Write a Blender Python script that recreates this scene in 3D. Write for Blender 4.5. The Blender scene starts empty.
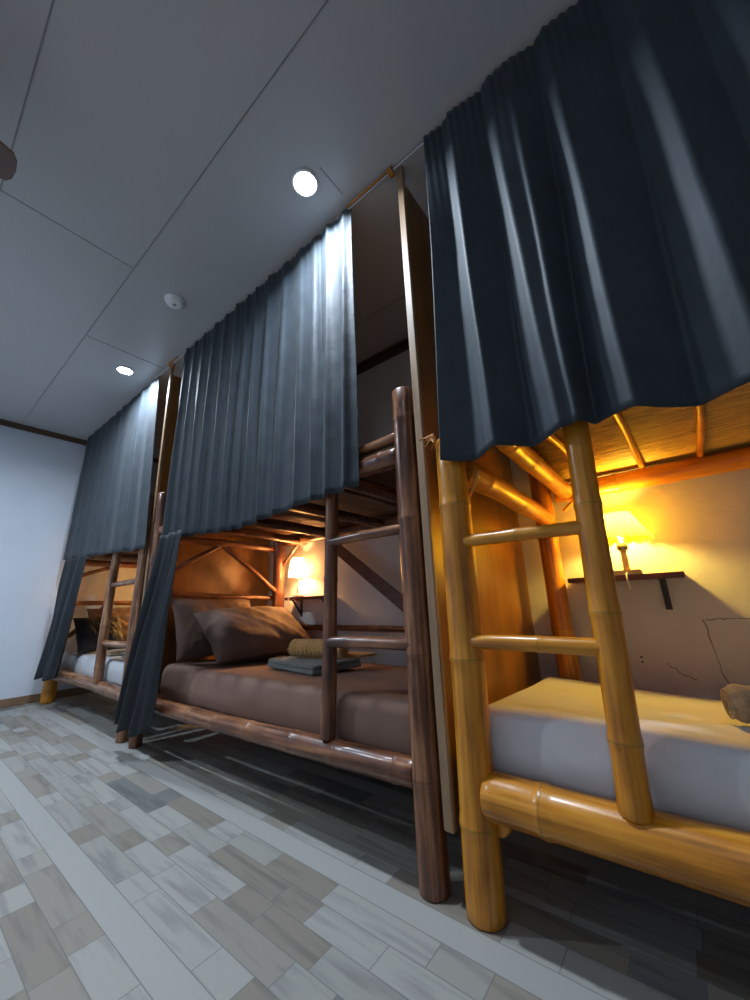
import bpy, bmesh, math, random
from mathutils import Vector, Matrix, noise
PI = math.pi
C = bpy.context.scene.collection
SC = bpy.context.scene

# ------------------------------------------------------------------ camera
F_PX, PITCH, YAW, ROLL = 373.443, 0.266681, 0.912740, -0.0394927
Fw = Vector((math.sin(YAW)*math.cos(PITCH), math.cos(YAW)*math.cos(PITCH), math.sin(PITCH)))
R0 = Vector((math.cos(YAW), -math.sin(YAW), 0)); U0 = R0.cross(Fw)
Rr = R0*math.cos(ROLL) + U0*math.sin(ROLL); Ur = -R0*math.sin(ROLL) + U0*math.cos(ROLL)
cam = bpy.data.cameras.new('camera'); camo = bpy.data.objects.new('camera', cam); C.objects.link(camo)
M4 = Matrix((Rr, Ur, -Fw)).transposed().to_4x4(); M4.translation = Vector((0, 0, .8)); camo.matrix_world = M4
cam.sensor_fit = 'VERTICAL'; cam.sensor_height = 36; cam.lens = F_PX*36/1000; cam.clip_start = .02
SC.camera = camo

# ------------------------------------------------------------------ world, exposure
SC.view_settings.view_transform = 'Standard'; SC.view_settings.look = 'None'
SC.view_settings.gamma = 1; SC.view_settings.use_curve_mapping = False
SC.view_settings.exposure = 0.0
w = bpy.data.worlds.new('world'); SC.world = w; w.use_nodes = True
w.node_tree.nodes['Background'].inputs[0].default_value = (.05, .06, .08, 1)
w.node_tree.nodes['Background'].inputs[1].default_value = .2
DOWN_W = 27.0; DOWN_COL = (.74, .86, 1.0)
LAMP_COL_R = (1.0, .65, .10); LAMP_COL_M = (1.0, .50, .17)

# room extents
X0, X1, Y0, Y1, H = -1.35, 2.12, -2.3, 5.05, 2.72

# ------------------------------------------------------------------ materials
def new_mat(name):
    m = bpy.data.materials.new(name); m.use_nodes = True
    nt = m.node_tree; return m, nt, nt.nodes['Principled BSDF']
def N(nt, t, **kw):
    n = nt.nodes.new(t)
    for k, v in kw.items(): setattr(n, k, v)
    return n
def math_n(nt, op, a, b=None, c=None):
    n = N(nt, 'ShaderNodeMath', operation=op)
    for i, v in enumerate((a, b, c)):
        if v is None: continue
        if isinstance(v, (int, float)): n.inputs[i].default_value = v
        else: nt.links.new(v, n.inputs[i])
    return n.outputs[0]
def ramp(nt, fac, stops, interp='LINEAR'):
    r = N(nt, 'ShaderNodeValToRGB'); r.color_ramp.interpolation = interp
    e = r.color_ramp.elements
    while len(e) < len(stops): e.new(.5)
    for i, (p, c) in enumerate(stops):
        e[i].position = p; e[i].color = (*c, 1)
    nt.links.new(fac, r.inputs[0]); return r.outputs[0]
def simple(name, col, rough=.6, metal=0, var=.12, scale=8, bump=0, bscale=60, spec=.5, sheen=0, stretch=(1, 1, 1)):
    m, nt, b = new_mat(name)
    tc = N(nt, 'ShaderNodeTexCoord'); mp = N(nt, 'ShaderNodeMapping'); mp.inputs['Scale'].default_value = stretch
    nt.links.new(tc.outputs['Object'], mp.inputs[0])
    ns = N(nt, 'ShaderNodeTexNoise'); ns.inputs['Scale'].default_value = scale; ns.inputs['Detail'].default_value = 5
    nt.links.new(mp.outputs[0], ns.inputs[0])
    lo = tuple(c*(1-var) for c in col); hi = tuple(min(1, c*(1+var)) for c in col)
    nt.links.new(ramp(nt, ns.outputs[0], [(.3, lo), (.7, hi)]), b.inputs['Base Color'])
    b.inputs['Roughness'].default_value = rough; b.inputs['Metallic'].default_value = metal
    b.inputs['Specular IOR Level'].default_value = spec
    if sheen: b.inputs['Sheen Weight'].default_value = sheen
    if bump:
        n2 = N(nt, 'ShaderNodeTexNoise'); n2.inputs['Scale'].default_value = bscale; n2.inputs['Detail'].default_value = 3
        nt.links.new(mp.outputs[0], n2.inputs[0])
        bp = N(nt, 'ShaderNodeBump'); bp.inputs['Strength'].default_value = bump; bp.inputs['Distance'].default_value = .01
        nt.links.new(n2.outputs[0], bp.inputs['Height']); nt.links.new(bp.outputs[0], b.inputs['Normal'])
    return m
def bamboo_mat(name, c1, c2, c3, rough=.34):
    # UV: u across the girth, v along the culm, both in metres
    m, nt, b = new_mat(name)
    uv = N(nt, 'ShaderNodeUVMap'); mp = N(nt, 'ShaderNodeMapping'); mp.inputs['Scale'].default_value = (60, 3, 1)
    nt.links.new(uv.outputs[0], mp.inputs[0])
    oi = N(nt, 'ShaderNodeObjectInfo')
    n1 = N(nt, 'ShaderNodeTexNoise', noise_dimensions='4D'); n1.inputs['Scale'].default_value = 1.0; n1.inputs['Detail'].default_value = 6
    nt.links.new(mp.outputs[0], n1.inputs['Vector']); nt.links.new(math_n(nt, 'MULTIPLY', oi.outputs['Random'], 20), n1.inputs['W'])
    mp2 = N(nt, 'ShaderNodeMapping'); mp2.inputs['Scale'].default_value = (12, 5, 1)
    nt.links.new(uv.outputs[0], mp2.inputs[0])
    n2 = N(nt, 'ShaderNodeTexNoise', noise_dimensions='4D'); n2.inputs['Scale'].default_value = 1.0; n2.inputs['Detail'].default_value = 4
    nt.links.new(mp2.outputs[0], n2.inputs['Vector']); nt.links.new(math_n(nt, 'MULTIPLY', oi.outputs['Random'], 31), n2.inputs['W'])
    f = math_n(nt, 'ADD', math_n(nt, 'MULTIPLY', n1.outputs[0], .55), math_n(nt, 'MULTIPLY', n2.outputs[0], .45))
    nt.links.new(ramp(nt, f, [(.38, c1), (.5, c2), (.63, c3)]), b.inputs['Base Color'])
    b.inputs['Roughness'].default_value = rough
    b.inputs['Coat Weight'].default_value = .2; b.inputs['Coat Roughness'].default_value = .15
    bp = N(nt, 'ShaderNodeBump'); bp.inputs['Strength'].default_value = .25; bp.inputs['Distance'].default_value = .003
    nt.links.new(n1.outputs[0], bp.inputs['Height']); nt.links.new(bp.outputs[0], b.inputs['Normal'])
    return m
def emis(name, col, strength):
    m, nt, b = new_mat(name)
    b.inputs['Base Color'].default_value = (.8, .8, .8, 1)
    b.inputs['Emission Color'].default_value = (*col, 1); b.inputs['Emission Strength'].default_value = strength
    return m

MT = {}
MT['wall'] = simple('pale_blue_white_plaster', (.65, .71, .79), .75, var=.04, scale=2.5, bump=.12, bscale=26)
MT['plaster'] = simple('rough_painted_plaster', (.68, .68, .68), .8, var=.07, scale=3.5, bump=.35, bscale=18)
MT['ceil'] = simple('grey_white_ceiling_panel', (.52, .52, .53), .27, var=.03, scale=1.2, bump=.02, bscale=300)
MT['seam'] = simple('ceiling_joint', (.25, .25, .26), .6)
MT['crown'] = simple('dark_brown_cornice_wood', (.10, .06, .04), .45, var=.25, scale=6)
MT['base'] = simple('brown_skirting_wood', (.26, .15, .09), .45, var=.25, scale=6)
MT['ply'] = simple('varnished_plywood', (.27, .115, .022), .38, var=.38, scale=5, stretch=(1.5, 1.5, .5), bump=.05)
MT['strip'] = simple('pale_wood_edge', (.32, .20, .11), .5, var=.2, scale=10, stretch=(3, 3, .5))
MT['lampwood'] = simple('pale_lamp_wood', (.62, .44, .24), .5, var=.15, scale=12)
MT['shelf'] = simple('brown_shelf_wood', (.16, .05, .02), .4, var=.3, scale=9, stretch=(3, .5, 3))
MT['metal'] = simple('dark_bracket_steel', (.07, .07, .08), .45, metal=.6, var=.2, scale=20)
MT['chrome'] = simple('socket_metal', (.35, .32, .28), .25, metal=.9)
MT['white'] = simple('white_plastic', (.88, .88, .89), .4, var=.02)
MT['black'] = simple('black_plastic', (.02, .02, .02), .5)
MT['curtain'] = simple('dark_slate_curtain_cloth', (.029, .040, .050), .62, var=.16, scale=9, bump=.08, bscale=45, spec=.35, sheen=.05)
MT['curtain_dk'] = simple('black_curtain_cloth', (.019, .024, .030), .7, var=.16, scale=9, bump=.15, bscale=35, spec=.4)
MT['sheet_w'] = simple('white_bed_sheet', (.66, .68, .71), .75, var=.04, scale=5, bump=.15, bscale=14)
MT['sheet_d'] = simple('taupe_bed_sheet', (.25, .145, .108), .8, var=.08, scale=5, bump=.18, bscale=14)
MT['pillow_d'] = simple('dark_taupe_pillow_cloth', (.17, .105, .078), .85, var=.1, scale=5, bump=.2, bscale=18)
MT['black_cloth'] = simple('black_cloth', (.03, .03, .035), .7, var=.2)
MT['towel_g'] = simple('grey_terry_cloth', (.17, .18, .17), .95, var=.2, scale=90, bump=.6, bscale=260, sheen=.3)
MT['towel_y'] = simple('yellow_terry_cloth', (.58, .31, .09), .95, var=.2, scale=70, bump=.6, bscale=260, sheen=.3)
MT['towel_b'] = simple('beige_terry_cloth', (.42, .31, .18), .95, var=.2, scale=70, bump=.6, bscale=260, sheen=.3)
MT['cord'] = simple('orange_cord', (.55, .22, .04), .7)
MT['wire'] = simple('pale_steel_wire', (.6, .62, .65), .35, metal=.6)
MT['crack'] = simple('plaster_crack_gap', (.10, .08, .06), .9)
MT['fan'] = simple('brown_fan_blade_wood', (.11, .05, .03), .4, var=.2, scale=14, stretch=(1, 6, 1))
MT['mat'] = simple('split_bamboo_mat', (.58, .36, .08), .5, var=.35, scale=30, stretch=(14, .6, 1))
MT['mat_d'] = simple('dark_split_bamboo_mat', (.13, .06, .03), .5, var=.35, scale=30, stretch=(14, .6, 1))
MT['mat_b'] = simple('gap_shade_mat_backing', (.16, .08, .02), .7)  # shade in the gaps between slats, put into the backing colour
B_Y = bamboo_mat('amber_bamboo', (.30, .10, .005), (.57, .21, .010), (.70, .315, .028))
B_YR = bamboo_mat('amber_bamboo_node', (.20, .08, .006), (.40, .18, .014), (.50, .26, .035))
B_D = bamboo_mat('dark_stained_bamboo', (.030, .010, .006), (.15, .050, .020), (.38, .17, .075))
B_DR = bamboo_mat('dark_bamboo_node', (.02, .008, .005), (.11, .038, .016), (.26, .11, .05))
B_L = bamboo_mat('mid_brown_bamboo', (.07, .028, .012), (.23, .10, .045), (.46, .26, .14))
B_LR = bamboo_mat('mid_bamboo_node', (.05, .02, .01), (.17, .07, .034), (.32, .16, .08))
MT['diff'] = emis('downlight_diffuser', (.85, .94, 1.0), 30)

def shade_mat(name, col, glow):
    m, nt, b = new_mat(name)
    out = [n for n in nt.nodes if n.type == 'OUTPUT_MATERIAL'][0]
    b.inputs['Base Color'].default_value = (*col, 1); b.inputs['Roughness'].default_value = .8
    tr = N(nt, 'ShaderNodeBsdfTranslucent'); tr.inputs[0].default_value = (*col, 1)
    mx = N(nt, 'ShaderNodeMixShader'); mx.inputs[0].default_value = .92
    nt.links.new(b.outputs[0], mx.inputs[1]); nt.links.new(tr.outputs[0], mx.inputs[2])
    tp = N(nt, 'ShaderNodeBsdfTransparent'); tp.inputs[0].default_value = (*glow[0], 1)
    ad = N(nt, 'ShaderNodeMixShader'); ad.inputs[0].default_value = glow[1]
    nt.links.new(mx.outputs[0], ad.inputs[1]); nt.links.new(tp.outputs[0], ad.inputs[2])
    nt.links.new(ad.outputs[0], out.inputs[0]); return m
MT['shade_r'] = shade_mat('pleated_shade_paper', (.96, .74, .12), ((1, .76, .12), .08))
MT['shade_m'] = shade_mat('plain_shade_cloth', (.95, .92, .85), ((1, .80, .55), .08))

def floor_mat():
    m, nt, b = new_mat('wood_look_floor_tile')
    tc = N(nt, 'ShaderNodeTexCoord'); sp = N(nt, 'ShaderNodeSeparateXYZ'); nt.links.new(tc.outputs['Object'], sp.inputs[0])
    u = math_n(nt, 'DIVIDE', math_n(nt, 'SUBTRACT', sp.outputs[0], .511), .0792)
    row = math_n(nt, 'FLOOR', u); fx = math_n(nt, 'FRACT', u)
    mod = math_n(nt, 'FLOORED_MODULO', row, 6.0)
    strip = math_n(nt, 'LESS_THAN', math_n(nt, 'ABSOLUTE', mod), .5)
    wn = N(nt, 'ShaderNodeTexWhiteNoise', noise_dimensions='1D'); nt.links.new(row, wn.inputs['W'])
    v = math_n(nt, 'ADD', math_n(nt, 'DIVIDE', sp.outputs[1], .475), math_n(nt, 'MULTIPLY', wn.outputs[0], 7.3))
    seg = math_n(nt, 'FLOOR', v); fy = math_n(nt, 'FRACT', v)
    wn3 = N(nt, 'ShaderNodeTexWhiteNoise', noise_dimensions='2D')
    cb3 = N(nt, 'ShaderNodeCombineXYZ'); nt.links.new(row, cb3.inputs[0]); nt.links.new(seg, cb3.inputs[1]); nt.links.new(cb3.outputs[0], wn3.inputs['Vector'])
    cut = math_n(nt, 'ADD', .28, math_n(nt, 'MULTIPLY', math_n(nt, 'GREATER_THAN', wn3.outputs[0], .6), .25))
    sub = math_n(nt, 'GREATER_THAN', fy, cut)
    cb = N(nt, 'ShaderNodeCombineXYZ'); nt.links.new(row, cb.inputs[0]); nt.links.new(seg, cb.inputs[1]); nt.links.new(sub, cb.inputs[2])
    wn2 = N(nt, 'ShaderNodeTexWhiteNoise', noise_dimensions='3D'); nt.links.new(cb.outputs[0], wn2.inputs['Vector'])
    light, pale, beige, tan, blue = (.325, .322, .298), (.29, .285, .26), (.25, .23, .195), (.22, .198, .165), (.165, .168, .165)
    tile = ramp(nt, wn2.outputs[0], [(0, light), (.25, beige), (.47, tan), (.62, blue), (.68, pale), (.88, (.255, .238, .208))], 'CONSTANT')
    # grain
    mp = N(nt, 'ShaderNodeMapping'); mp.inputs['Scale'].default_value = (34, 3.2, 1); nt.links.new(tc.outputs['Object'], mp.inputs[0])
    off = N(nt, 'ShaderNodeVectorMath', operation='ADD'); nt.links.new(mp.outputs[0], off.inputs[0])
    sc = N(nt, 'ShaderNodeVectorMath', operation='SCALE'); nt.links.new(wn2.outputs['Color'], sc.inputs[0]); sc.inputs['Scale'].default_value = 40
    nt.links.new(sc.outputs[0], off.inputs[1])
    ns = N(nt, 'ShaderNodeTexNoise'); ns.inputs['Scale'].default_value = 1; ns.inputs['Detail'].default_value = 7; ns.inputs['Distortion'].default_value = .35
    nt.links.new(off.outputs[0], ns.inputs['Vector'])
    g = ramp(nt, ns.outputs[0], [(.32, (.66, .66, .68)), (.5, (1, 1, 1)), (.7, (1.0, .98, .95))])
    mg = N(nt, 'ShaderNodeMix', data_type='RGBA', blend_type='MULTIPLY'); mg.inputs[0].default_value = .85
    nt.links.new(tile, mg.inputs[6]); nt.links.new(g, mg.inputs[7])
    ms = N(nt, 'ShaderNodeMix', data_type='RGBA'); nt.links.new(strip, ms.inputs[0])
    nt.links.new(mg.outputs[2], ms.inputs[6]); ms.inputs[7].default_value = (.335, .335, .315, 1)
    # grout
    e1 = math_n(nt, 'LESS_THAN', math_n(nt, 'MINIMUM', fx, math_n(nt, 'SUBTRACT', 1, fx)), .018)
    dy = math_n(nt, 'MINIMUM', math_n(nt, 'MINIMUM', fy, math_n(nt, 'SUBTRACT', 1, fy)), math_n(nt, 'ABSOLUTE', math_n(nt, 'SUBTRACT', fy, cut)))
    e2 = math_n(nt, 'MULTIPLY', math_n(nt, 'LESS_THAN', dy, .003), math_n(nt, 'SUBTRACT', 1, strip))
    e = math_n(nt, 'MULTIPLY', math_n(nt, 'MAXIMUM', e1, e2), .7)
    mo = N(nt, 'ShaderNodeMix', data_type='RGBA'); nt.links.new(e, mo.inputs[0]); nt.links.new(ms.outputs[2], mo.inputs[6]); mo.inputs[7].default_value = (.12, .12, .12, 1)
    nt.links.new(mo.outputs[2], b.inputs['Base Color'])
    b.inputs['Roughness'].default_value = .5
    return m
MT['floor'] = floor_mat()

# ------------------------------------------------------------------ mesh builder
class MB:
    def __init__(s): s.v = []; s.f = []
    def add(s, verts, faces, mi=0, smooth=True, uvs=None):
        o = len(s.v); s.v += [Vector(p) for p in verts]
        for k, f in enumerate(faces):
            s.f.append(([i+o for i in f], mi, smooth, uvs[k] if uvs else [(0, 0)]*len(f)))
        return s
    def box(s, a, b, mi=0, bev=0):
        bm = bmesh.new(); bmesh.ops.create_cube(bm, size=1)
        a = Vector(a); b = Vector(b); c = (a+b)/2; d = b-a
        for v in bm.verts: v.co = Vector((v.co.x*d.x, v.co.y*d.y, v.co.z*d.z))+c
        if bev: bmesh.ops.bevel(bm, geom=bm.edges[:], offset=bev, segments=2, affect='EDGES')
        s.add_bm(bm, mi, False); return s
    def add_bm(s, bm, mi=0, smooth=True):
        bm.verts.index_update()
        s.add([v.co.copy() for v in bm.verts], [[v.index for v in f.verts] for f in bm.faces], mi, smooth); bm.free()
    def plank(s, p0, p1, wdt, thk, up=(0, 0, 1), mi=0):
        p0 = Vector(p0); p1 = Vector(p1); d = (p1-p0).normalized(); side = d.cross(Vector(up)).normalized(); u = side.cross(d)
        vs = []
        for p in (p0, p1):
            for a, b in ((-1, -1), (1, -1), (1, 1), (-1, 1)): vs.append(p+side*a*thk/2+u*b*wdt/2)
        s.add(vs, [(0, 1, 2, 3), (7, 6, 5, 4), (0, 4, 5, 1), (1, 5, 6, 2), (2, 6, 7, 3), (3, 7, 4, 0)], mi, False); return s
    def tube(s, pts, rad, n=12, cap=True, mi=0, mis=None, flat=1.0):
        pts = [Vector(p) for p in pts]
        if isinstance(rad, (int, float)): rad = [rad]*len(pts)
        rings = []; L = [0]
        for i in range(1, len(pts)): L.append(L[-1]+(pts[i]-pts[i-1]).length)
        t0 = (pts[-1]-pts[0]).normalized() if (pts[-1]-pts[0]).length > 1e-6 else Vector((0, 0, 1))
        ref = Vector((0, 0, 1)) if abs(t0.z) < .9 else Vector((1, 0, 0))
        for i, p in enumerate(pts):
            t = (pts[min(i+1, len(pts)-1)]-pts[max(i-1, 0)]).normalized()
            a = (ref - t*ref.dot(t)).normalized(); b = t.cross(a); ref = a
            rings.append([p+(a*math.cos(2*PI*k/n)+b*math.sin(2*PI*k/n)*flat)*rad[i] for k in range(n)])
        vs = [q for r in rings for q in r]
        for i in range(len(pts)-1):
            fs = []; us = []
            for k in range(n):
                k2 = (k+1) % n
                fs.append((i*n+k, i*n+k2, (i+1)*n+k2, (i+1)*n+k))
                w_ = 2*PI*max(rad)/n
                us.append(((k*w_, L[i]), ((k+1)*w_, L[i]), ((k+1)*w_, L[i+1]), (k*w_, L[i+1])))
            if i == 0: o = len(s.v); s.v += vs
            for f, u_ in zip(fs, us): s.f.append(([q+o for q in f], (mis[i] if mis else mi), True, list(u_)))
        if cap:
            s.f.append(([o+k for k in range(n)][::-1], mi, False, [(rad[0]*math.cos(k), rad[0]*math.sin(k)) for k in range(n)]))
            e = o+(len(pts)-1)*n
            s.f.append(([e+k for k in range(n)], mi, False, [(rad[-1]*math.cos(k), rad[-1]*math.sin(k)) for k in range(n)]))
        return s
    def bamboo(s, p0, p1, r, r2=None, seed=0, gap=.3, bend=.006, n=16):
        rn = random.Random(seed); p0 = Vector(p0); p1 = Vector(p1); r2 = r2 or r
        Ln = (p1-p0).length; d = (p1-p0).normalized()
        side = d.cross(Vector((.3, .5, .8))).normalized(); s2 = d.cross(side)
        nodes = []; q = rn.uniform(.25, .8)*gap
        while q < Ln-.02: nodes.append(q); q += gap*rn.uniform(.8, 1.15)
        st = [(0, .9, 0, 0), (min(.006, Ln*.1), 1, 0, 0)]
        k = 0.0
        cut = sorted([.03+i*.05 for i in range(int((Ln-.05)/.05))])
        for c in cut:
            if all(abs(c-m) > .022 for m in nodes): st.append((c, 1.0, 0, 0))
        for m in nodes:
            if m < .02 or m > Ln-.025: continue
            st += [(m-.016, 1.0, 0, 0), (m-.008, 1.035, 0, 0), (m-.002, 1.07, 1, 0), (m+.003, 1.045, 0, 0), (m+.009, 1.045, 0, 0), (m+.020, 1.0, 0, 0)]
        st += [(Ln-.006, 1, 0, 0), (Ln, .9, 0, 0)]; st.sort()
        b1, b2, ph = rn.uniform(-1, 1)*bend, rn.uniform(-1, 1)*bend, rn.uniform(0, 6)
        pts = []; rr = []; mis = []
        for (t, f, mi, _) in st:
            u = t/Ln
            o = side*(b1*math.sin(PI*u)+.35*bend*math.sin(7*u+ph)*u*(1-u)*4) + s2*(b2*math.sin(PI*u))
            pts.append(p0+d*t+o); rr.append((r+(r2-r)*u)*f*(1+.02*math.sin(11*u+ph))); mis.append(mi)
        s.tube(pts, rr, n, True, 0, mis[:-1]); return s
    def lathe(s, c, prof, n=32, mi=0, cap0=True, cap1=True, pleat=0, npl=0, smooth=True):
        c = Vector(c); vs = []
        for (r, z) in prof:
            for k in range(n):
                a = 2*PI*k/n; q = r*(1+(pleat*(1 if k % 2 else -1) if npl else 0))
                vs.append(c+Vector((q*math.cos(a), q*math.sin(a), z)))
        fs = [(i*n+k, i*n+(k+1) % n, (i+1)*n+(k+1) % n, (i+1)*n+k) for i in range(len(prof)-1) for k in range(n)]
        if cap0: fs.append(list(range(n))[::-1])
        if cap1: fs.append([(len(prof)-1)*n+k for k in range(n)])
        s.add(vs, fs, mi, smooth); return s
    def grid(s, fn, nu, nv, thick=0, mi=0):
        P = [[Vector(fn(i/nu, j/nv)) for j in range(nv+1)] for i in range(nu+1)]
        def nrm(i, j):
            a = P[min(i+1, nu)][j]-P[max(i-1, 0)][j]; b = P[i][min(j+1, nv)]-P[i][max(j-1, 0)]
            q = a.cross(b); return q.normalized() if q.length > 1e-9 else Vector((1, 0, 0))
        vs = [P[i][j] for i in range(nu+1) for j in range(nv+1)]
        id_ = lambda i, j: i*(nv+1)+j
        fs = [(id_(i, j), id_(i+1, j), id_(i+1, j+1), id_(i, j+1)) for i in range(nu) for j in range(nv)]
        if thick:
            o = len(vs); vs += [P[i][j]+nrm(i, j)*thick for i in range(nu+1) for j in range(nv+1)]
            fs += [tuple(o+q for q in f[::-1]) for f in fs]
            fs = [f[::-1] for f in fs]
            for i in range(nu):
                fs.append((id_(i, 0), id_(i+1, 0), o+id_(i+1, 0), o+id_(i, 0))); fs.append((id_(i+1, nv), id_(i, nv), o+id_(i, nv), o+id_(i+1, nv)))
            for j in range(nv):
                fs.append((id_(0, j+1), id_(0, j), o+id_(0, j), o+id_(0, j+1))); fs.append((id_(nu, j), id_(nu, j+1), o+id_(nu, j+1), o+id_(nu, j)))
        s.add(vs, fs, mi, True); return s
    def rbox(s, h, r, cnt, disp=None, M=None, mi=0):
        # rounded box of half sizes h
        def axis(hh, n):
            e = [math.sin(PI/2*k/5) for k in range(6)]
            L = [-hh+r*(1-math.cos(PI/2*k/5))*1.0 for k in range(6)]
            mid = [(-hh+r)+(2*(hh-r))*k/n for k in range(1, n)]
            return L+mid+[-q for q in L[::-1]]
        ax = [axis(h[0], cnt[0]), axis(h[1], cnt[1]), axis(h[2], cnt[2])]
        idx = {}; vs = []; fs = []
        def vid(i, j, k):
            key = (i, j, k)
            if key not in idx:
                p = Vector((ax[0][i], ax[1][j], ax[2][k]))
                inn = Vector([max(-(h[a]-r), min(h[a]-r, p[a])) for a in range(3)])
                d = p-inn
                if d.length > 1e-9: p = inn+d.normalized()*r
                if disp: p = disp(p)
                if M: p = M @ p
                idx[key] = len(vs); vs.append(p)
            return idx[key]
        nx, ny, nz = [len(a)-1 for a in ax]
        for i in range(nx):
            for j in range(ny):
                fs.append((vid(i, j, 0), vid(i, j+1, 0), vid(i+1, j+1, 0), vid(i+1, j, 0))); fs.append((vid(i, j, nz), vid(i+1, j, nz), vid(i+1, j+1, nz), vid(i, j+1, nz)))
        for i in range(nx):
            for k in range(nz):
                fs.append((vid(i, 0, k), vid(i+1, 0, k), vid(i+1, 0, k+1), vid(i, 0, k+1))); fs.append((vid(i, ny, k), vid(i, ny, k+1), vid(i+1, ny, k+1), vid(i+1, ny, k)))
        for j in range(ny):
            for k in range(nz):
                fs.append((vid(0, j, k), vid(0, j, k+1), vid(0, j+1, k+1), vid(0, j+1, k))); fs.append((vid(nx, j, k), vid(nx, j+1, k), vid(nx, j+1, k+1), vid(nx, j, k+1)))
        s.add(vs, fs, mi, True); return s
    def build(s, name, mats, parent=None, loc=None):
        if not isinstance(mats, (list, tuple)): mats = [mats]
        off = Vector(parent['_w']) if parent is not None and '_w' in parent else Vector((0, 0, 0))
        if parent is None:
            if loc is None:
                xs = [v.x for v in s.v]; ys = [v.y for v in s.v]; zs = [v.z for v in s.v]
                loc = ((min(xs)+max(xs))/2, (min(ys)+max(ys))/2, min(zs))
            off = Vector(loc)
        me = bpy.data.meshes.new(name)
        me.from_pydata([v-off for v in s.v], [], [f[0] for f in s.f])
        for m in mats: me.materials.append(m)
        uvl = me.uv_layers.new(name='UVMap'); k = 0
        for p, f in zip(me.polygons, s.f):
            p.material_index = f[1]; p.use_smooth = f[2]
            for q in f[3]: uvl.data[k].uv = q; k += 1
        me.validate(); me.update()
        o = bpy.data.objects.new(name, me); C.objects.link(o)
        o['_w'] = tuple(off)
        if parent is not None: o.parent = parent
        else: o.location = off
        return o
def tag(o, label, cat, group=None, kind=None):
    if label: o['label'] = label
    if cat: o['category'] = cat
    if group: o['group'] = group
    if kind: o['kind'] = kind
    return o
def thing(name, loc, label, cat, group=None):
    o = bpy.data.objects.new(name, None); C.objects.link(o); o.location = loc; o['_w'] = tuple(loc); o.empty_display_size = .1
    return tag(o, label, cat, group)
def struct(name, mb, mat, loc=(0, 0, 0), parent=None):
    o = mb.build(name, mat, parent, loc)
    if parent is None: o['kind'] = 'structure'
    return o
def point(name, loc, energy, col, radius, parent=None):
    l = bpy.data.lights.new(name, 'POINT'); l.energy = energy; l.color = col; l.shadow_soft_size = radius
    o = bpy.data.objects.new(name, l); C.objects.link(o)
    if parent is not None: o.parent = parent; o.location = Vector(loc)-Vector(parent['_w'])
    else: o.location = loc
    return o

# ------------------------------------------------------------------ room shell
struct('floor', MB().box((X0-.1, Y0-.1, -.1), (X1+.1, Y1+.1, 0)), MT['floor'])
struct('ceiling', MB().box((X0-.1, Y0-.1, H), (X1+.1, Y1+.1, H+.1)), MT['ceil'])
struct('wall_far', MB().box((X0-.1, Y1, 0), (X1+.1, Y1+.1, H)), MT['wall'])
wr = struct('wall_right', MB().box((X1, Y0, 0), (X1+.1, Y1, H)), MT['plaster'])
struct('wall_left', MB().box((X0-.1, Y0, 0), (X0, Y1, H)), MT['wall'])
struct('wall_near', MB().box((X0-.1, Y0-.1, 0), (X1+.1, Y0, H)), MT['wall'])
wr['_w'] = (0, 0, 0)
rn = random.Random(4)
def crack(pts, r=.0016, seed=1):
    rn = random.Random(seed); P = []
    for (a, b) in zip(pts[:-1], pts[1:]):
        for k in range(6):
            t = k/6; P.append((X1-.0003, a[0]+(b[0]-a[0])*t+rn.uniform(-.004, .004), a[1]+(b[1]-a[1])*t+rn.uniform(-.004, .004)))
    return MB().tube(P, [r*rn.uniform(.5, 1.2) for _ in P], 5)
for cp, sd in (([(-.065, .676), (-.15, .685), (-.30, .66), (-.36, .62)], 1), ([(-.06, .676), (-.075, .50), (-.085, .42)], 2), ([(.10, .50), (.05, .46), (.0, .44)], 3), ([(.225, .485), (.14, .48)], 5)):
    crack(cp, seed=sd).build('plaster_crack', MT['crack'], wr)
k = 1
def trim(mb, mat):
    global k
    struct('trim_%d' % k, mb, mat); k += 1
def crown_prof(axis):
    m = MB()
    if axis == 'far':
        m.box((X0, Y1-.022, H-.05), (X1, Y1, H)); m.box((X0, Y1-.04, H-.018), (X1, Y1-.02, H))
    else:
        m.box((X1-.022, Y0, H-.07), (X1, Y1-.045, H)); m.box((X1-.04, Y0, H-.02), (X1-.02, Y1-.045, H))
    return m
trim(crown_prof('far'), MT['crown']); trim(crown_prof('right'), MT['crown'])
for xs in (-.58, -.02, .54, 1.73):
    trim(MB().box((xs-.0025, Y0, H-.0018), (xs+.0025, Y1-.045, H)), MT['seam'])
for (xa, xb, ys) in ((-.58, .54, 2.12), (.54, 1.10, 2.97), (.86, 1.02, .91), (-1.1, -.02, .2), (-.02, .54, -1.2)):
    trim(MB().box((xa+.004, ys-.002, H-.0016), (xb-.004, ys+.002, H)), MT['seam'])
b = struct('baseboard_far', MB().box((X0, Y1-.018, 0), (X1, Y1, .07), bev=.004), MT['base'])

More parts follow.
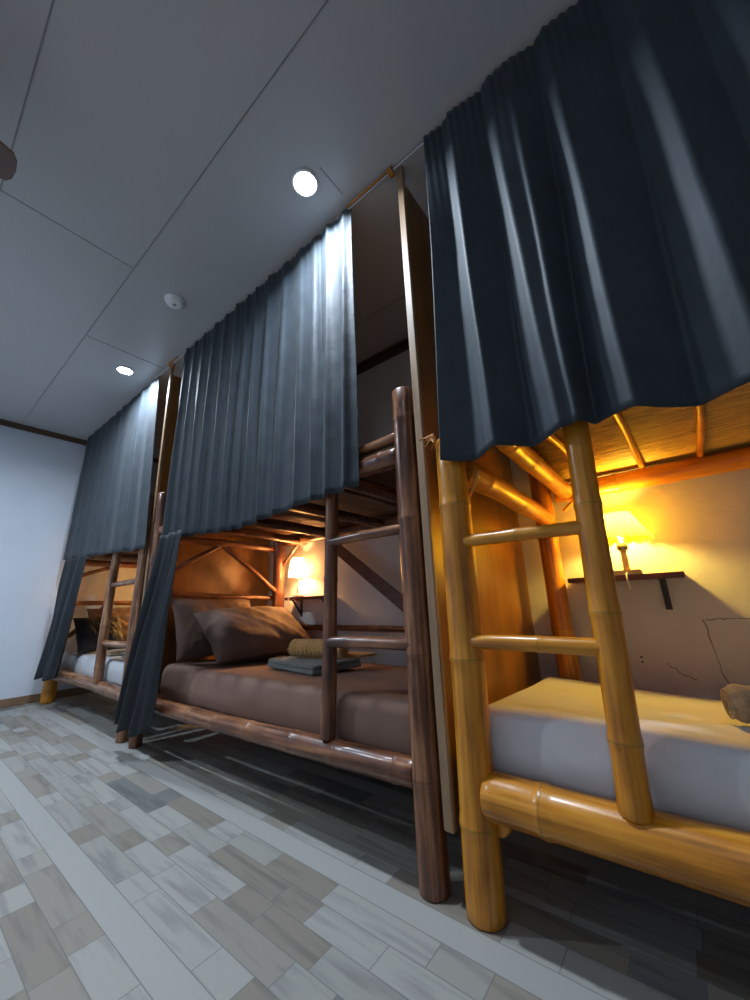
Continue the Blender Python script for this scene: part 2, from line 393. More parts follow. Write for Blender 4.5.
# ------------------------------------------------------------------ curtains
def pw(pts, t):
    for (a, va), (b_, vb) in zip(pts[:-1], pts[1:]):
        if t <= b_:
            u = max(0, (t-a)/(b_-a)); return va+(vb-va)*u
    return pts[-1][1]
def sm(u): u = max(0, min(1, u)); return u*u*(3-2*u)
def curtain_r():
    # broad sloping folds; positions (y at top, y at bottom, width top, width bottom, depth)
    ya, yb = -.42, .475
    fol = [(.375, .392, .018, .042, .066), (.215, .218, .012, .048, .072), (.13, .132, .004, .010, .012), (.014, .045, .016, .050, .074), (-.20, -.182, .026, .056, .080), (-.37, -.37, .03, .04, .05)]
    def prof(y, v):
        kn = []
        amp = .30+.70*sm(v*2.2)
        for (yt, ybm, wt, wb, dp) in fol[::-1]:
            c = yt+(ybm-yt)*v; w_ = wt+(wb-wt)*v
            kn += [(c-w_, 0.0), (c+w_*.85, dp*amp), (c+w_, dp*amp*.97)]
        kn = [(-.6, .02)]+kn+[(.56, .0)]
        return pw(kn, y)
    def fn(u, v):
        z = 2.685-(2.685-1.245)*v
        y = ya+(yb-ya)*u
        y += .055*v*u
        wv = .012*noise.noise(Vector((y*2, v*3, 9)))*v
        x = 1.040-.012*v+sum(prof(y+wv+q, v) for q in (-.006, -.003, 0, .003, .006))/5
        x += .0035*math.exp(-v*12)*math.sin(2*PI*y/.028)
        n = noise.noise(Vector((y*6, z*2.5, 3.1))); x += .005*n*v+.0016*noise.noise(Vector((y*22, z*14, 1)))*v
        z += (.012*math.sin(y*9+1)+.006*math.sin(y*23)+.02*(u-.5)-.02*(u-.5)**2-.024*math.sin(PI*u))*v
        return (x, y, z)
    return MB().grid(fn, 260, 60, .002)
def pleats(ya, yb, yab, ybb, zt, zb, cen, ampt, ampb, xb=1.062, xbot=None, seed=0, sharp=.6, zwave=.01):
    xbot = xb if xbot is None else xbot
    def fn(u, v):
        s = u
        y = (ya+(yb-ya)*u)*(1-v)+(yab+(ybb-yab)*u)*v
        z = zt-(zt-zb(u))*v
        ph = 0
        for i in range(len(cen)-1):
            if cen[i] <= s <= cen[i+1]: ph = i+(s-cen[i])/(cen[i+1]-cen[i])
        ph += .10*noise.noise(Vector((ph*.7, v*1.5, seed)))
        f = ph-math.floor(ph); rnk = random.Random(int(math.floor(ph))*7+seed)
        a = (ampt+(ampb-ampt)*sm(v*1.3))*rnk.uniform(.6, 1.25)
        # a narrow ridge out towards the room and a wide shallow trough
        rid = math.exp(-((f-.5)/.13)**2)
        tro = .5-.5*math.cos(2*PI*f)
        x = xb+(xbot-xb)*v-a*(rid*sharp+tro*(1-sharp)-.35)
        x += .0025*math.exp(-v*14)*math.sin(s*260)
        x += .004*noise.noise(Vector((y*7, z*3, seed+5)))*v+.0022*noise.noise(Vector((y*20, z*12, seed)))
        z += zwave*noise.noise(Vector((y*5, seed, 0)))*v
        return (x, y, z)
    return fn
def spaced(n, seed, j=.3):
    rn = random.Random(seed); q = [0]
    for i in range(n): q.append(q[-1]+rn.uniform(1-j, 1+j))
    return [a/q[-1] for a in q]
c = curtain_r().build('bunk_curtain', MT['curtain'])
tag(c, 'dark slate curtain with broad folds over the amber bunk bed on the right', 'curtain', 'curtains hung from the ceiling')
fm = pleats(2.60, .905, 2.62, .905, 2.685, lambda u: 1.235-.028*math.sin(PI*u)+.01*math.sin(9*u), spaced(14, 5, .3), .014, .034, seed=2)
c = MB().grid(fm, 330, 50, .002).build('bunk_curtain', MT['curtain'])
tag(c, 'dark slate curtain with many narrow folds over the middle dark bunk bed', 'curtain', 'curtains hung from the ceiling')
fl = pleats(4.86, 3.05, 4.90, 2.86, 2.685, lambda u: 1.335-.115*u, spaced(9, 8, .3), .010, .020, xb=1.07, xbot=1.05, seed=7, sharp=.35)
c = MB().grid(fl, 200, 44, .002).build('bunk_curtain', MT['curtain'])
tag(c, 'dark slate curtain over the farthest bunk bed beside the bluish far wall', 'curtain', 'curtains hung from the ceiling')
# lower curtains, bunched and tied aside
def lower(tops, bots, zt, zb, xt, xbm, seed, bulge=.0):
    def fn(u, v):
        y = tops[0]+(tops[1]-tops[0])*u
        y2 = bots[0]+(bots[1]-bots[0])*u
        e = v**1.15
        y = y+(y2-y)*e
        x = xt+(xbm-xt)*v
        a = .014+.018*v
        x -= a*(math.sin(u*2*PI*2.3+seed+2.2*v)+.35*math.sin(u*2*PI*5.2+3*v)+.8*noise.noise(Vector((u*4, v*2, seed))))*.8+bulge*math.sin(PI*v)
        y += .02*noise.noise(Vector((u*3, v*3, seed)))
        z = zt-(zt-zb)*v+.02*(u-.5)*v+.012*math.sin(u*13+seed)*v
        return (x, y, z)
    return fn
LW = MB().grid(lower((2.47, 2.20), (2.85, 2.42), 1.25, .14, 1.00, 1.00, 1.0), 70, 40, .003).build('tied_curtain', MT['curtain_dk'])
tag(LW, 'black lower curtain gathered aside at the paired posts by the middle bed', 'curtain', 'curtains gathered aside below the bunks')
LW = MB().grid(lower((4.62, 4.0), (4.88, 4.30), 1.30, .25, 1.015, 1.015, 3.0), 60, 40, .003).build('tied_curtain', MT['curtain_dk'])
tag(LW, 'black lower curtain gathered aside at the far post of the farthest bed', 'curtain', 'curtains gathered aside below the bunks')
# the line the curtains hang on
wr_ = MB().tube([(1.075, y_, 2.697+.004*math.sin(y_*4)) for y_ in [-.5+i*.18 for i in range(31)]], .004, 8).build('curtain_wire', MT['wire'])
tag(wr_, 'thin pale wire under the ceiling that the slate curtains hang on', 'wire')
oc = MB()
oc.tube([(1.062, .93, 2.700), (1.060, .8, 2.694), (1.064, .66, 2.700)], .005, 8)
for q in range(4): oc.tube([(1.075+.020*math.cos(a), .655+q*.006, 2.696+.016*math.sin(a)) for a in [i*PI/5 for i in range(11)]], .003, 6, False)
tag(oc.build('orange_cord', MT['cord']), 'orange cord tied from the middle curtain to the pale edge strip by the dark post', 'cord', 'cords at the ceiling')
oc = MB()
oc.tube([(1.062, 2.70, 2.700), (1.058, 2.82, 2.695)], .004, 8)
for q in range(4): oc.tube([(1.075+.020*math.cos(a), 2.82+q*.008, 2.694+.018*math.sin(a)) for a in [i*PI/5 for i in range(11)]], .0035, 6, False)
tag(oc.build('orange_cord', MT['cord']), 'small orange cord knot on the wire between the middle and farthest curtains', 'cord', 'cords at the ceiling')

# ------------------------------------------------------------------ partitions
def partition(y, label, th=.014):
    t = thing('partition_panel', (1.6, y, 0), label, 'partition', 'plywood partitions between beds')
    ps = MB().box((1.115, y-th/2, .17), (X1-.006, y+th/2, H-.075), bev=.001).build('plywood_sheet', MT['ply'], t)
    MB().box((1.095, y-.016, .17), (1.115, y+.016, H-.004), bev=.003).build('edge_strip', MT['strip'], t)
    return t
partition(.632, 'tall varnished plywood partition between the amber bed and the middle dark bed')
partition(2.893, 'varnished plywood partition between the middle dark bed and the farthest bed')

# ------------------------------------------------------------------ beds
def deck(t, y0, y1, x0, x1, z, mat, beams, ribs, bmats, seed):
    m = MB(); n = int((x1-x0)/.016)
    rn = random.Random(seed)
    for i in range(n):
        x = x0+(i+.5)*(x1-x0)/n; w_ = (x1-x0)/n*.37; dz = rn.uniform(-.0012, .0012)
        yy = [y0+(y1-y0)*q/3 for q in range(4)]
        m.tube([(x, q, z+dz) for q in yy], w_, 6, True, flat=1)
    m.box((x0, y0, z+.005), (x1, y1, z+.011), 1)
    m.build('slat_mat', [mat, MT['mat_b']], t)
    for i, (y, r, zz) in enumerate(beams):
        MB().bamboo((x0-.03, y, zz), (x1+.03, y, zz), r, seed=seed+i, gap=.26).build('cross_beam', bmats, t)
    for i, (y, r, zz) in enumerate(ribs):
        MB().bamboo((x0+.04, y+.022, zz), (x1+.01, y-.012, zz), r, seed=seed+20+i, gap=.17, n=10).build('deck_rib', bmats, t)
def ladder(t, y, x0, x1, z0, z1, rr, ypost, rungs, bm, bmr, seed):
    st = MB().bamboo((x0, y, z0), (x1, y-.03, z1), rr, rr*.92, seed=seed, gap=.32).build('ladder_stile', bm, t)
    for i, (z, r) in enumerate(rungs):
        yy = y-.03*(z-z0)/(z1-z0)
        MB().bamboo((1.105, yy, z), (1.10, ypost+.01, z+.004), r, seed=seed+3+i, gap=.4, bend=.003, n=12).build('ladder_rung', bmr, st)

# --- right, amber
bed = thing('bamboo_bunk_bed', (1.56, -.5, 0), 'amber varnished bamboo bunk bed at the right with a white mattress', 'bunk bed', 'bamboo bunk beds')
BY = [B_Y, B_YR]
for i, (x, y, r, h) in enumerate(((1.12, .553, .051, 1.335), (2.01, .462, .047, 1.60), (1.12, -1.5, .05, 1.6), (2.01, -1.5, .05, 1.6))):
    MB().bamboo((x, y, 0), (x, y-(.028 if i == 0 else 0), h), r, seed=11+i, gap=.42).build('post', BY, bed)
MB().bamboo((1.118, .515, .282), (1.118, -1.46, .282), .057, .060, seed=21, gap=.44, bend=.012).build('lower_rail', BY, bed)
MB().bamboo((2.02, .40, .26), (2.02, -1.46, .26), .045, seed=22, gap=.4).build('lower_rail', BY, bed)
MB().bamboo((1.165, .58, 1.325), (1.165, -1.46, 1.325), .036, seed=23, gap=.4).build('upper_rail', BY, bed)
MB().bamboo((2.02, .40, 1.292), (2.02, -1.46, 1.292), .044, seed=24, gap=.42).build('upper_rail', BY, bed)
MB().bamboo((1.15, .50, 1.222), (1.98, .45, 1.172), .045, .040, seed=25, gap=.30).build('end_beam', BY, bed)
MB().bamboo((1.12, -1.46, .27), (2.0, -1.46, .26), .04, seed=26).build('end_beam', BY, bed)
MB().bamboo((1.12, .50, .22), (2.0, .42, .22), .035, seed=27).build('end_beam', BY, bed)
deck(bed, -1.46, .42, 1.155, 2.05, 1.355, MT['mat'], [(.345, .038, 1.295), (-.95, .038, 1.30)], [(.235, .014, 1.336), (.03, .012, 1.338), (-.17, .012, 1.338), (-.40, .012, 1.338), (-.6, .012, 1.338)], BY, 31)
for i, (a, b_) in enumerate((((1.10, .50, 1.24), (1.10, .42, 1.36)), ((1.14, .49, 1.12), (1.14, .44, 1.21)), ((2.0, .37, 1.20), (2.0, .22, 1.32)))):
    MB().bamboo(a, b_, .008, seed=50+i, gap=.2, n=8, bend=.002).build('tie_stick', BY, bed)
mb = MB()
for i in range(9): mb.box((1.19, .40-i*.21-.09, .285), (1.98, .40-i*.21, .297))
mb.build('bed_slats', MT['ply'], bed)
ladder(bed, .167, 1.105, 1.125, .325, 1.345, .035, .50, ((.970, .019), (.672, .021)), BY, BY, 41)
# rattan binding at the post, hanging by the curtain edge
rb = MB(); rn = random.Random(3)
for q in range(12):
    a = rn.uniform(0, 6.28); rb.tube([(1.075, .575, 1.34), (1.068+.012*math.sin(a), .573+.02*math.cos(a), 1.335+.022*math.sin(a)), (1.06+.02*math.cos(a*2), .572+.028*math.sin(a), 1.33+.03*math.cos(a))], .0018, 5)
rb.build('cord_binding', MT['cord'], bed)['label'] = 'frayed yellow cord binding'

# --- middle, dark
bed2 = thing('bamboo_bunk_bed', (1.56, 1.75, 0), 'dark brown stained bamboo bunk bed in the middle with a taupe mattress', 'bunk bed', 'bamboo bunk beds')
BD = [B_D, B_DR]
for i, (x, y, r, h) in enumerate(((1.12, .705, .045, 1.60), (2.03, .74, .04, 1.6), (1.115, 2.795, .038, 1.62), (2.02, 2.62, .05, 1.6))):
    MB().bamboo((x, y, 0), (x, y, h), r, seed=111+i, gap=.40).build('post', BD, bed2)
MB().bamboo((1.12, .74, .285), (1.115, 2.76, .255), .042, .038, seed=121, gap=.26, bend=.012).build('lower_rail', BD, bed2)
MB().bamboo((2.02, .78, .25), (2.02, 2.60, .25), .04, seed=122).build('lower_rail', BD, bed2)
MB().bamboo((1.12, .74, 1.335), (1.12, 2.76, 1.335), .038, seed=123, gap=.3).build('upper_rail', BD, bed2)
MB().bamboo((2.03, .78, 1.325), (2.03, 2.58, 1.325), .04, seed=124, gap=.3).build('upper_rail', BD, bed2)
MB().bamboo((1.14, .70, 1.455), (1.98, .76, 1.435), .020, seed=125, gap=.3).build('guard_rail', BD, bed2)
MB().bamboo((1.11, .74, 1.415), (1.12, 1.05, 1.40), .018, seed=128, gap=.3).build('guard_rail', BD, bed2)
MB().bamboo((2.07, .80, .625), (2.07, 2.56, .635), .020, seed=126, gap=.22).build('back_rail', BD, bed2)
MB().bamboo((1.14, 2.715, .912), (2.01, 2.66, .865), .022, .018, seed=127, gap=.3).build('end_rail', BD, bed2)
MB().bamboo((1.14, 2.73, .25), (2.01, 2.63, .25), .035, seed=129).build('end_rail', BD, bed2)
MB().bamboo((1.15, 2.73, 1.285), (2.01, 2.66, 1.275), .030, seed=139).build('end_beam', BD, bed2)
for i, (a, b_, r) in enumerate((((1.54, 2.695, 1.27), (2.02, 2.60, .885), .020), ((1.53, 2.70, 1.27), (1.16, 2.72, 1.04), .018), ((2.02, 2.60, 1.10), (2.04, 2.40, 1.29), .014))):
    MB().bamboo(a, b_, r, seed=140+i, gap=.3, n=12).build('brace', BD, bed2)
MB().plank((2.0, 1.96, 1.225), (1.90, 1.20, .72), .020, .075, up=(1, 0, 0)).build('diagonal_plank', MT['shelf'], bed2)
deck(bed2, .76, 2.60, 1.12, 2.05, 1.375, MT['mat_d'], [(1.02, .036, 1.305), (1.5, .03, 1.31), (1.95, .034, 1.305), (2.35, .03, 1.305)], [(.86, .014, 1.36), (1.25, .012, 1.36), (1.72, .012, 1.36), (2.15, .012, 1.36)], BD, 131)
mb = MB()
for i in range(9): mb.box((1.19, .82+i*.2, .258), (1.97, .82+i*.2+.09, .270))
mb.build('bed_slats', MT['ply'], bed2)
ladder(bed2, 1.125, 1.112, 1.112, .318, 1.36, .029, .70, ((1.045, .019), (.657, .021)), BD, BD, 145)

# --- farthest
bed3 = thing('bamboo_bunk_bed', (1.56, 3.95, 0), 'brown bamboo bunk bed farthest away with a white mattress, beside the far wall', 'bunk bed', 'bamboo bunk beds')
BL = [B_L, B_LR]
for i, (x, y, r, h) in enumerate(((1.11, 2.985, .040, 1.62), (2.03, 3.0, .045, 1.6), (1.13, 4.89, .055, 1.55), (2.02, 4.88, .045, 1.6))):
    MB().bamboo((x, y, 0), (x, y, h), r, seed=211+i, gap=.34).build('post', BL if i != 2 else [B_Y, B_YR], bed3)
MB().bamboo((1.12, 3.02, .255), (1.12, 4.85, .255), .042, .048, seed=221, gap=.28, bend=.015).build('lower_rail', BL, bed3)
MB().bamboo((2.02, 3.04, .25), (2.02, 4.84, .25), .04, seed=222).build('lower_rail', BL, bed3)
MB().bamboo((1.12, 3.02, 1.335), (1.12, 4.85, 1.335), .038, seed=223, gap=.3).build('upper_rail', BL, bed3)
MB().bamboo((2.03, 3.04, 1.325), (2.03, 4.84, 1.325), .04, seed=224, gap=.3).build('upper_rail', BL, bed3)
MB().bamboo((1.15, 4.90, .905), (2.0, 4.90, .885), .024, seed=225, gap=.3).build('end_rail', BL, bed3)
MB().bamboo((1.52, 4.88, .90), (1.20, 4.88, .58), .024, seed=226, gap=.3).build('brace', BL, bed3)
MB().bamboo((1.17, 4.88, 1.16), (1.6, 4.88, 1.32), .020, seed=227, gap=.3).build('brace', BL, bed3)
MB().bamboo((1.14, 3.0, 1.285), (2.01, 3.0, 1.275), .030, seed=228).build('end_beam', BL, bed3)
deck(bed3, 3.04, 4.84, 1.12, 2.05, 1.375, MT['mat_d'], [(3.5, .034, 1.305), (4.1, .034, 1.305), (4.7, .034, 1.305)], [(3.3, .012, 1.36), (3.8, .012, 1.36), (4.4, .012, 1.36)], BL, 231)
mb = MB()
for i in range(9): mb.box((1.19, 3.1+i*.19, .258), (1.97, 3.1+i*.19+.09, .270))
mb.build('bed_slats', MT['ply'], bed3)
ladder(bed3, 3.56, 1.105, 1.105, .295, 1.36, .033, 2.99, ((1.01, .020), (.575, .022)), BL, BL, 245)

# ------------------------------------------------------------------ mattresses
def mattress(y0, y1, x0, x1, z0, zf, zb, mat, label, seed, name='mattress', r=.034):
    h = ((x1-x0)/2, (y1-y0)/2, (zf-z0)/2); c = Vector(((x0+x1)/2, (y0+y1)/2, z0+h[2]))
    def disp(p):
        q = p.copy(); top = (p.z+h[2])/(2*h[2])
        u = (p.x+h[0])/(2*h[0])
        q.z -= (zf-zb)*u*top
        if name == 'mattress' and y0 < -1: q.z -= top*u*.03*max(0, min(1, (h[1]-p.y)/.6))
        q.z += top*(.007*noise.noise(Vector((p.x*2.5, p.y*1.7, seed)))+.002*noise.noise(Vector((p.x*5, p.y*4, seed))))
        side = 1 if p.x < -h[0]+r*1.2 else 0
        q.x += side*(.008*noise.noise(Vector((p.y*3, p.z*6, seed)))+.003*noise.noise(Vector((p.y*5+p.z*14, p.z*30, seed))))
        q.x -= side*.014*math.sin(PI*top)
        return q
    m = MB().rbox(h, r, (24, 60, 6), disp, Matrix.Translation(c))
    o = m.build(name, mat); tag(o, label, 'mattress'); return o
mattress(-1.40, .555, 1.175, 1.96, .298, .482, .440, MT['sheet_w'], 'white sheeted mattress on the amber bed at the right', 1.0)
mattress(.745, 2.64, 1.165, 1.97, .271, .472, .435, MT['sheet_d'], 'taupe sheeted mattress on the middle dark bed, holding the towels', 2.0)
mattress(3.06, 4.82, 1.165, 1.97, .271, .450, .43, MT['sheet_w'], 'white sheeted mattress on the farthest lower bunk', 3.0)
mattress(.80, 2.56, 1.17, 2.02, 1.385, 1.47, 1.46, MT['black_cloth'], 'black mattress on the upper bunk of the middle dark bed', 4.0, 'upper_mattress', r=.03)

# ------------------------------------------------------------------ pillows
def pillow(name, L, W, T, mat, M, label, seed, group=None):
    def fn(sgn):
        def f(u, v):
            a = 2*u-1; b_ = 2*v-1
            ea = 1-.07*(1-b_*b_)*abs(a)**3; eb = 1-.09*(1-a*a)*abs(b_)**3
            t = (max(0, 1-abs(a)**3.2)**.55)*(max(0, 1-abs(b_)**3.0)**.55)
            p = Vector((a*L/2*ea, b_*W/2*eb, sgn*T/2*t))
            wr = .02*math.sin(a*9+b_*5+seed)*max(0, abs(a)-.2)*t*.5
            p.z += sgn*(wr+.014*noise.noise(Vector((a*5+b_*3, b_*2, seed)))*t+.007*noise.noise(Vector((a*11, b_*6, seed)))*t)
            return M @ p
        return f
    m = MB().grid(fn(1), 44, 34)
    m2 = MB().grid(fn(-1), 44, 34)
    o = len(m.v); m.v += m2.v
    for f in m2.f: m.f.append(([q+o for q in f[0]][::-1], 0, True, f[3]))
    ob = m.build(name, mat); tag(ob, label, 'pillow', group); return ob
def TM(loc, rx, ry, rz):
    return Matrix.Translation(loc) @ Matrix.Rotation(rz, 4, 'Z') @ Matrix.Rotation(ry, 4, 'Y') @ Matrix.Rotation(rx, 4, 'X')
pillow('pillow', .74, .48, .21, MT['pillow_d'], TM((1.63, 2.33, .635), math.radians(36), 0, math.radians(-4)), 'plump taupe pillow with creases leaning at the far end of the middle bed, in front', 1.3, 'pillows on the middle bed')
pillow('pillow', .62, .44, .15, MT['pillow_d'], TM((1.50, 2.62, .68), math.radians(66), 0, 0), 'taupe pillow standing behind the creased pillow on the middle bed', 4.4, 'pillows on the middle bed')
pillow('pillow', .60, .44, .16, MT['pillow_d'], TM((1.60, 4.70, .66), math.radians(60), 0, 0), 'brown pillow leaning at the far end of the farthest bed', 2.1, 'pillows on the farthest bed')
pillow('pillow', .40, .38, .15, MT['black_cloth'], TM((1.33, 4.41, .61), math.radians(55), 0, .1), 'dark pillow in front of the brown pillow on the farthest bed', 5.1, 'pillows on the farthest bed')
pillow('pillow', .30, .34, .13, MT['pillow_d'], TM((1.50, .835, .64), math.radians(100), 0, .1), 'dark cushion end showing beside the dark post on the middle bed', 6.1)

# ------------------------------------------------------------------ towels
def folded(cx, cy, z, L, W, lay, th, mat, label, rz, seed, group=None):
    m = MB(); M = TM((cx, cy, z), 0, 0, rz)
    for i in range(lay):
        h = (W/2*(1-.03*i), L/2*(1-.02*i), th/2)
        m.rbox(h, th*.48, (8, 14, 1), lambda p, i=i: Vector((p.x+.004*noise.noise(Vector((p.y*20, i, seed))), p.y+.004*noise.noise(Vector((p.x*20, i, seed))), p.z+.004*noise.noise(Vector((p.x*12, p.y*12, seed))))), M @ Matrix.Translation((0, 0, th*.96*i+th/2)))
    o = m.build('folded_towel', mat); tag(o, label, 'towel', group); return o
def rolled(p0, p1, r, mat, label, seed, ribs=12, group=None):
    p0 = Vector(p0); p1 = Vector(p1); d = (p1-p0); L = d.length; d.normalize()
    t = thing('rolled_towel', tuple((p0+p1)/2-Vector((0, 0, r))), label, 'towel', group)
    m = MB(); pts = []; rr = []
    n = ribs*4
    for i in range(n+1):
        u = i/n; pts.append(p0+d*L*u); e = 1-.25*math.exp(-u*L/.006)-.25*math.exp(-(1-u)*L/.006)
        rr.append(r*e*(1-.10*(.5+.5*math.cos(2*PI*u*ribs))))
    m.tube(pts, rr, 22); m.build('towel_roll', mat, t)
    s2 = MB(); side = d.cross(Vector((0, 0, 1))).normalized(); up = Vector((0, 0, 1))
    q = []
    for i in range(46):
        a = i*.42; rad = r*.14+(r*.70)*i/45; q.append(p0-d*.001+side*rad*math.cos(a)+up*rad*math.sin(a))
    s2.tube(q, r*.055, 6); s2.build('spiral_edge', mat, t)
    return t
folded(1.53, 1.66, .468, .46, .32, 2, .022, MT['towel_g'], 'folded grey towel on the middle bed under the yellow towel', -.15, 1)
folded(1.70, 1.48, .515, .17, .13, 1, .014, MT['towel_y'], 'small folded yellow cloth lying on the grey towel behind the rolled towel', -.1, 7)
rolled((1.50, 1.80, .566), (1.58, 1.46, .566), .049, MT['towel_y'], 'rolled yellow ribbed towel on top of the grey towel on the middle bed', 1, 13)
rolled((1.40, -.045, .515), (1.46, -.33, .515), .046, MT['towel_b'], 'beige rolled towel on the white mattress of the amber bed at the right edge', 2, 6)
folded(1.30, 3.86, .452, .16, .14, 2, .02, MT['towel_b'], 'folded beige towel on the farthest bed, left of its ladder', 0, 3, 'towels on the farthest bed')
folded(1.30, 3.42, .452, .18, .16, 2, .024, MT['towel_g'], 'folded greenish grey towel on the farthest bed, right of its ladder', 0, 4, 'towels on the farthest bed')

# ------------------------------------------------------------------ shelves and lamps
def shelf(ya, yb, ztop, xf, brs, label, mat=None):
    t = thing('wall_shelf', (X1-.07, (ya+yb)/2, ztop-.022), label, 'shelf', 'wall shelves by the beds')
    bd = MB().box((xf, ya, ztop-.022), (X1-.001, yb, ztop), bev=.002).build('shelf_board', mat or MT['shelf'], t)
    for y in brs:
        m = MB(); z = ztop-.0225
        m.box((X1-.005, y-.012, z-.13), (X1-.001, y+.012, z)); m.box((xf+.02, y-.012, z-.004), (X1-.003, y+.012, z))
        m.add([(X1-.005, y-.003, z-.125), (xf+.03, y-.003, z-.004), (xf+.05, y-.003, z-.004), (X1-.005, y-.003, z-.095),
               (X1-.005, y+.003, z-.125), (xf+.03, y+.003, z-.004), (xf+.05, y+.003, z-.004), (X1-.005, y+.003, z-.095)],
              [(0, 1, 2, 3), (7, 6, 5, 4), (0, 4, 5, 1), (1, 5, 6, 2), (2, 6, 7, 3), (3, 7, 4, 0)], 0, False)
        m.build('bracket', MT['metal'], bd)
    return t
shelf(-.033, .395, .872, 1.95, (.045, .32), 'brown wooden wall shelf on black brackets holding the pleated lamp')
shelf(2.05, 2.50, .862, 1.99, (2.44, 2.10), 'brown wall shelf holding the small plain white lamp by the middle bed')
shelf(4.2, 4.78, .862, 1.99, (4.7,), 'brown wall shelf behind the farthest bed, hidden by its posts')

def lamp(loc, label, rb, rt, sh, hz, kind, matS, lcol, energy):
    x, y, z = loc
    t = thing('table_lamp', loc, label, 'lamp')
    if kind == 'pleated':
        MB().box((x-.045, y-.052, z), (x+.045, y+.052, z+.020), bev=.003).build('lamp_base', MT['lampwood'], t)
        MB().lathe((x, y, z+.018), [(.014, 0), (.012, .02), (.0125, .05), (.011, .075), (.013, .092)], 20).build('stem', MT['lampwood'], t)
        hold = MB().lathe((x, y, z+.108), [(.020, 0), (.022, .004), (.022, .022), (.017, .026), (.016, .042)], 24).build('bulb_holder', MT['chrome'], t)
    else:
        MB().box((x-.038, y-.038, z), (x+.038, y+.038, z+.014), bev=.003).build('lamp_base', MT['white'], t)
        MB().lathe((x, y, z+.014), [(.008, 0), (.007, .05), (.007, hz-.03)], 16).build('stem', MT['white'], t)
        hold = MB().lathe((x, y, z+hz-.02), [(.014, 0), (.016, .004), (.016, .03)], 18).build('bulb_holder', MT['white'], t)
    prof = [(rb+(rt-rb)*q/6, hz+sh*q/6) for q in range(7)]
    m = MB()
    npl = 88 if kind == 'pleated' else 40
    if kind == 'pleated':
        # scalloped hem and pleats
        vs = []; n = npl*2
        for q in range(9):
            for k_ in range(n):
                a = 2*PI*k_/n; rr = rb+(rt-rb)*(q/8)**.92; pl = .035*math.cos(npl/2*a)
                zz = hz+sh*q/8+(.005*math.cos(npl/4*a) if q == 0 else 0)
                vs.append((x+rr*(1+pl)*math.cos(a), y+rr*(1+pl)*math.sin(a), z+zz))
        m.add(vs, [(i*n+k_, i*n+(k_+1) % n, (i+1)*n+(k_+1) % n, (i+1)*n+k_) for i in range(8) for k_ in range(n)])
    else:
        m.lathe((x, y, z), prof, npl, 0, False, False)
    sh_ = m.build('lamp_shade', matS, t)
    bulb = MB().lathe((x, y, z+hz-.004), [(.008, 0), (.010, .012), (.012, .026), (.011, .036), (.006, .042)], 20).build('bulb', emis('bulb_glow', lcol, 20), hold)
    MB().tube([(x-.045, y+.0, z+.006), (x-.075, y+.0, z+.004), (x-.092, y, z-.02), (x-.090, y-.004, z-.05), (x-.080, y-.006, z-.06)], .0028, 8).build('power_cord', MT['white'], t)
    lo = point('bulb_light', (x, y, z+hz+(.052 if kind == 'pleated' else .040)), energy, lcol, .03, t)
    return t
lamp((1.992, .158, .872), 'small table lamp with a cream pleated shade glowing yellow over the amber bed', .118, .052, .120, .155, 'pleated', MT['shade_r'], LAMP_COL_R, 17.0)
lamp((2.022, 2.38, .862), 'small white table lamp with a plain tapered shade on the shelf by the middle bed', .074, .052, .150, .155, 'plain', MT['shade_m'], LAMP_COL_M, 27.0)
lamp((2.052, 4.56, .862), 'table lamp on the shelf behind the farthest bed', .074, .052, .150, .155, 'plain', MT['shade_m'], (1.0, .52, .14), 36.0)

# wall outlet
t = thing('wall_outlet', (X1, .19, .49), 'cream wall socket plate beneath the pleated lamp shelf', 'outlet')
pl = MB().box((X1-.008, .15, .475), (X1-.0005, .255, .545), bev=.002).build('plate', MT['plaster'], t)
mb = MB()
for zz in (.522, .502): mb.lathe((0, 0, 0), [(.0045, 0), (.0045, .002)], 12)
m2 = MB()
for zz in (.522, .502):
    m2.tube([(X1-.0095, .183, zz), (X1-.0078, .183, zz)], .0045, 10)
m2.build('socket_holes', MT['black'], pl)

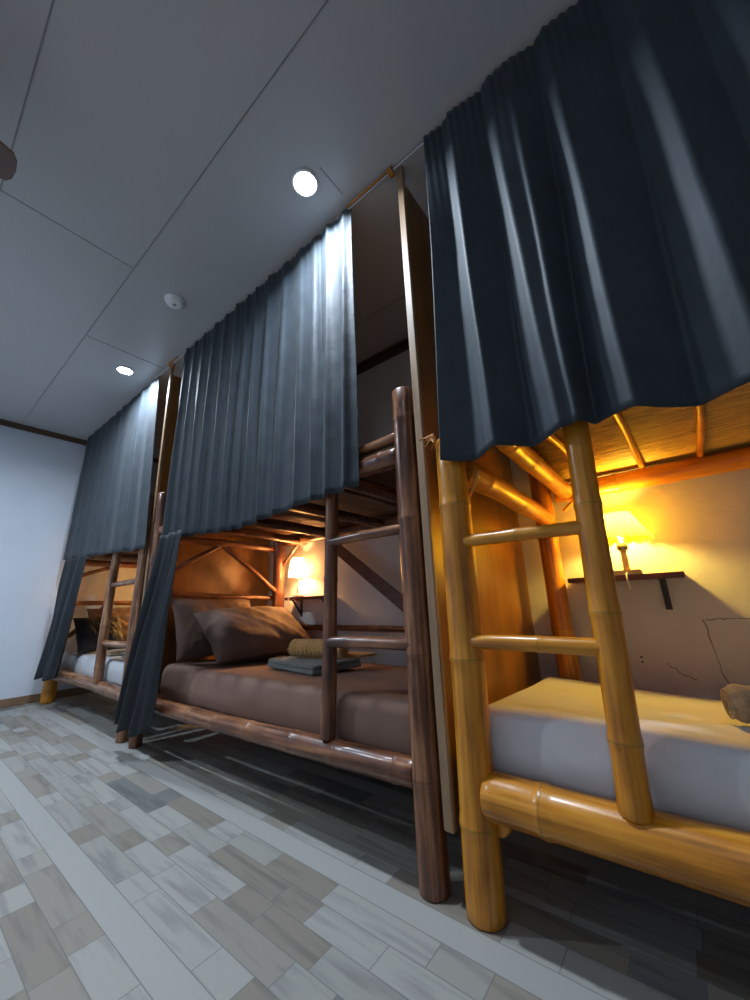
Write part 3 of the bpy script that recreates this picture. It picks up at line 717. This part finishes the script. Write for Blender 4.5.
# ------------------------------------------------------------------ ceiling fittings
def downlight(x, y, label, r=.052, power=1, spread=130):
    t = thing('downlight', (x, y, H-.012), label, 'ceiling light', 'recessed ceiling downlights')
    MB().lathe((x, y, H-.010), [(r+.006, .010), (r+.012, .006), (r+.008, 0), (r+.001, 0), (r+.001, .009)], 40, 0, False, False).build('trim_ring', MT['white'], t)
    MB().lathe((x, y, H-.006), [(r*.6, -.001), (r, 0), (r, .005)], 40).build('diffuser', MT['diff'], t)
    l = bpy.data.lights.new('downlight_beam', 'AREA'); l.shape = 'DISK'; l.size = r*2; l.energy = DOWN_W*power; l.color = DOWN_COL; l.spread = math.radians(spread)
    o = bpy.data.objects.new('downlight_beam', l); C.objects.link(o); o.parent = t; o.location = (0, 0, -.002)
    return t
downlight(.865, 1.01, 'round white downlight near the top of the middle curtain, the nearer of two lit ones', spread=150)
downlight(.875, 3.22, 'round white downlight near the farthest curtain, the smaller in the photo', power=1.0, spread=160)
downlight(-.75, -.35, 'unseen white downlight added as fill on the near part of the ceiling behind the camera', power=.22, spread=175)  # added fill light, unseen, meant for the wall above the middle bunk
downlight(-.45, 3.2, 'unseen white downlight added over the left side of the corridor to brighten the far wall', power=1.3, spread=175)  # added lamp out of view that brightens the far wall
t = thing('smoke_detector', (.80, 2.18, H-.03), 'white round smoke detector on the ceiling between the two lit downlights', 'smoke detector')
MB().lathe((.80, 2.18, H-.034), [(.030, 0), (.045, .003), (.052, .012), (.054, .022), (.060, .024), (.060, .034)], 40).build('housing', MT['white'], t)
MB().lathe((.80, 2.18, H-.036), [(.010, 0), (.011, .003)], 16).build('test_button', MT['seam'], t)

# fan whose blade tip peeps in at the left edge
FC = Vector((-.590, 1.635, 2.40))
t = thing('ceiling_fan', tuple(FC), 'brown wooden ceiling fan blade tip showing at the upper left edge', 'fan')
MB().lathe(tuple(FC), [(.03, -.05), (.085, -.04), (.10, 0), (.095, .05), (.04, .075)], 32).build('motor_housing', MT['fan'], t)
MB().lathe(tuple(FC), [(.014, .07), (.014, .20), (.055, .215), (.06, .259)], 24).build('down_rod', MT['fan'], t)
for kk in range(4):
    a = math.radians(90*kk); M = Matrix.Translation(FC) @ Matrix.Rotation(a, 4, 'Z') @ Matrix.Rotation(math.radians(10), 4, 'X')
    prof = [(.09, .03), (.16, .06), (.30, .078), (.46, .092), (.545, .096), (.580, .084), (.594, .05), (.598, 0)]
    out = prof+[(x_, -y_) for x_, y_ in prof[:-1][::-1]]
    n = len(out); vs = [M @ Vector((x_, y_, .005)) for x_, y_ in out]+[M @ Vector((x_, y_, -.005)) for x_, y_ in out]
    MB().add(vs, [list(range(n)), [n+i for i in range(n)][::-1]]+[(i, n+i, n+(i+1) % n, (i+1) % n) for i in range(n)], 0, False).build('blade', MT['fan'], t)
for o in bpy.data.objects:
    if '_w' in o: del o['_w']
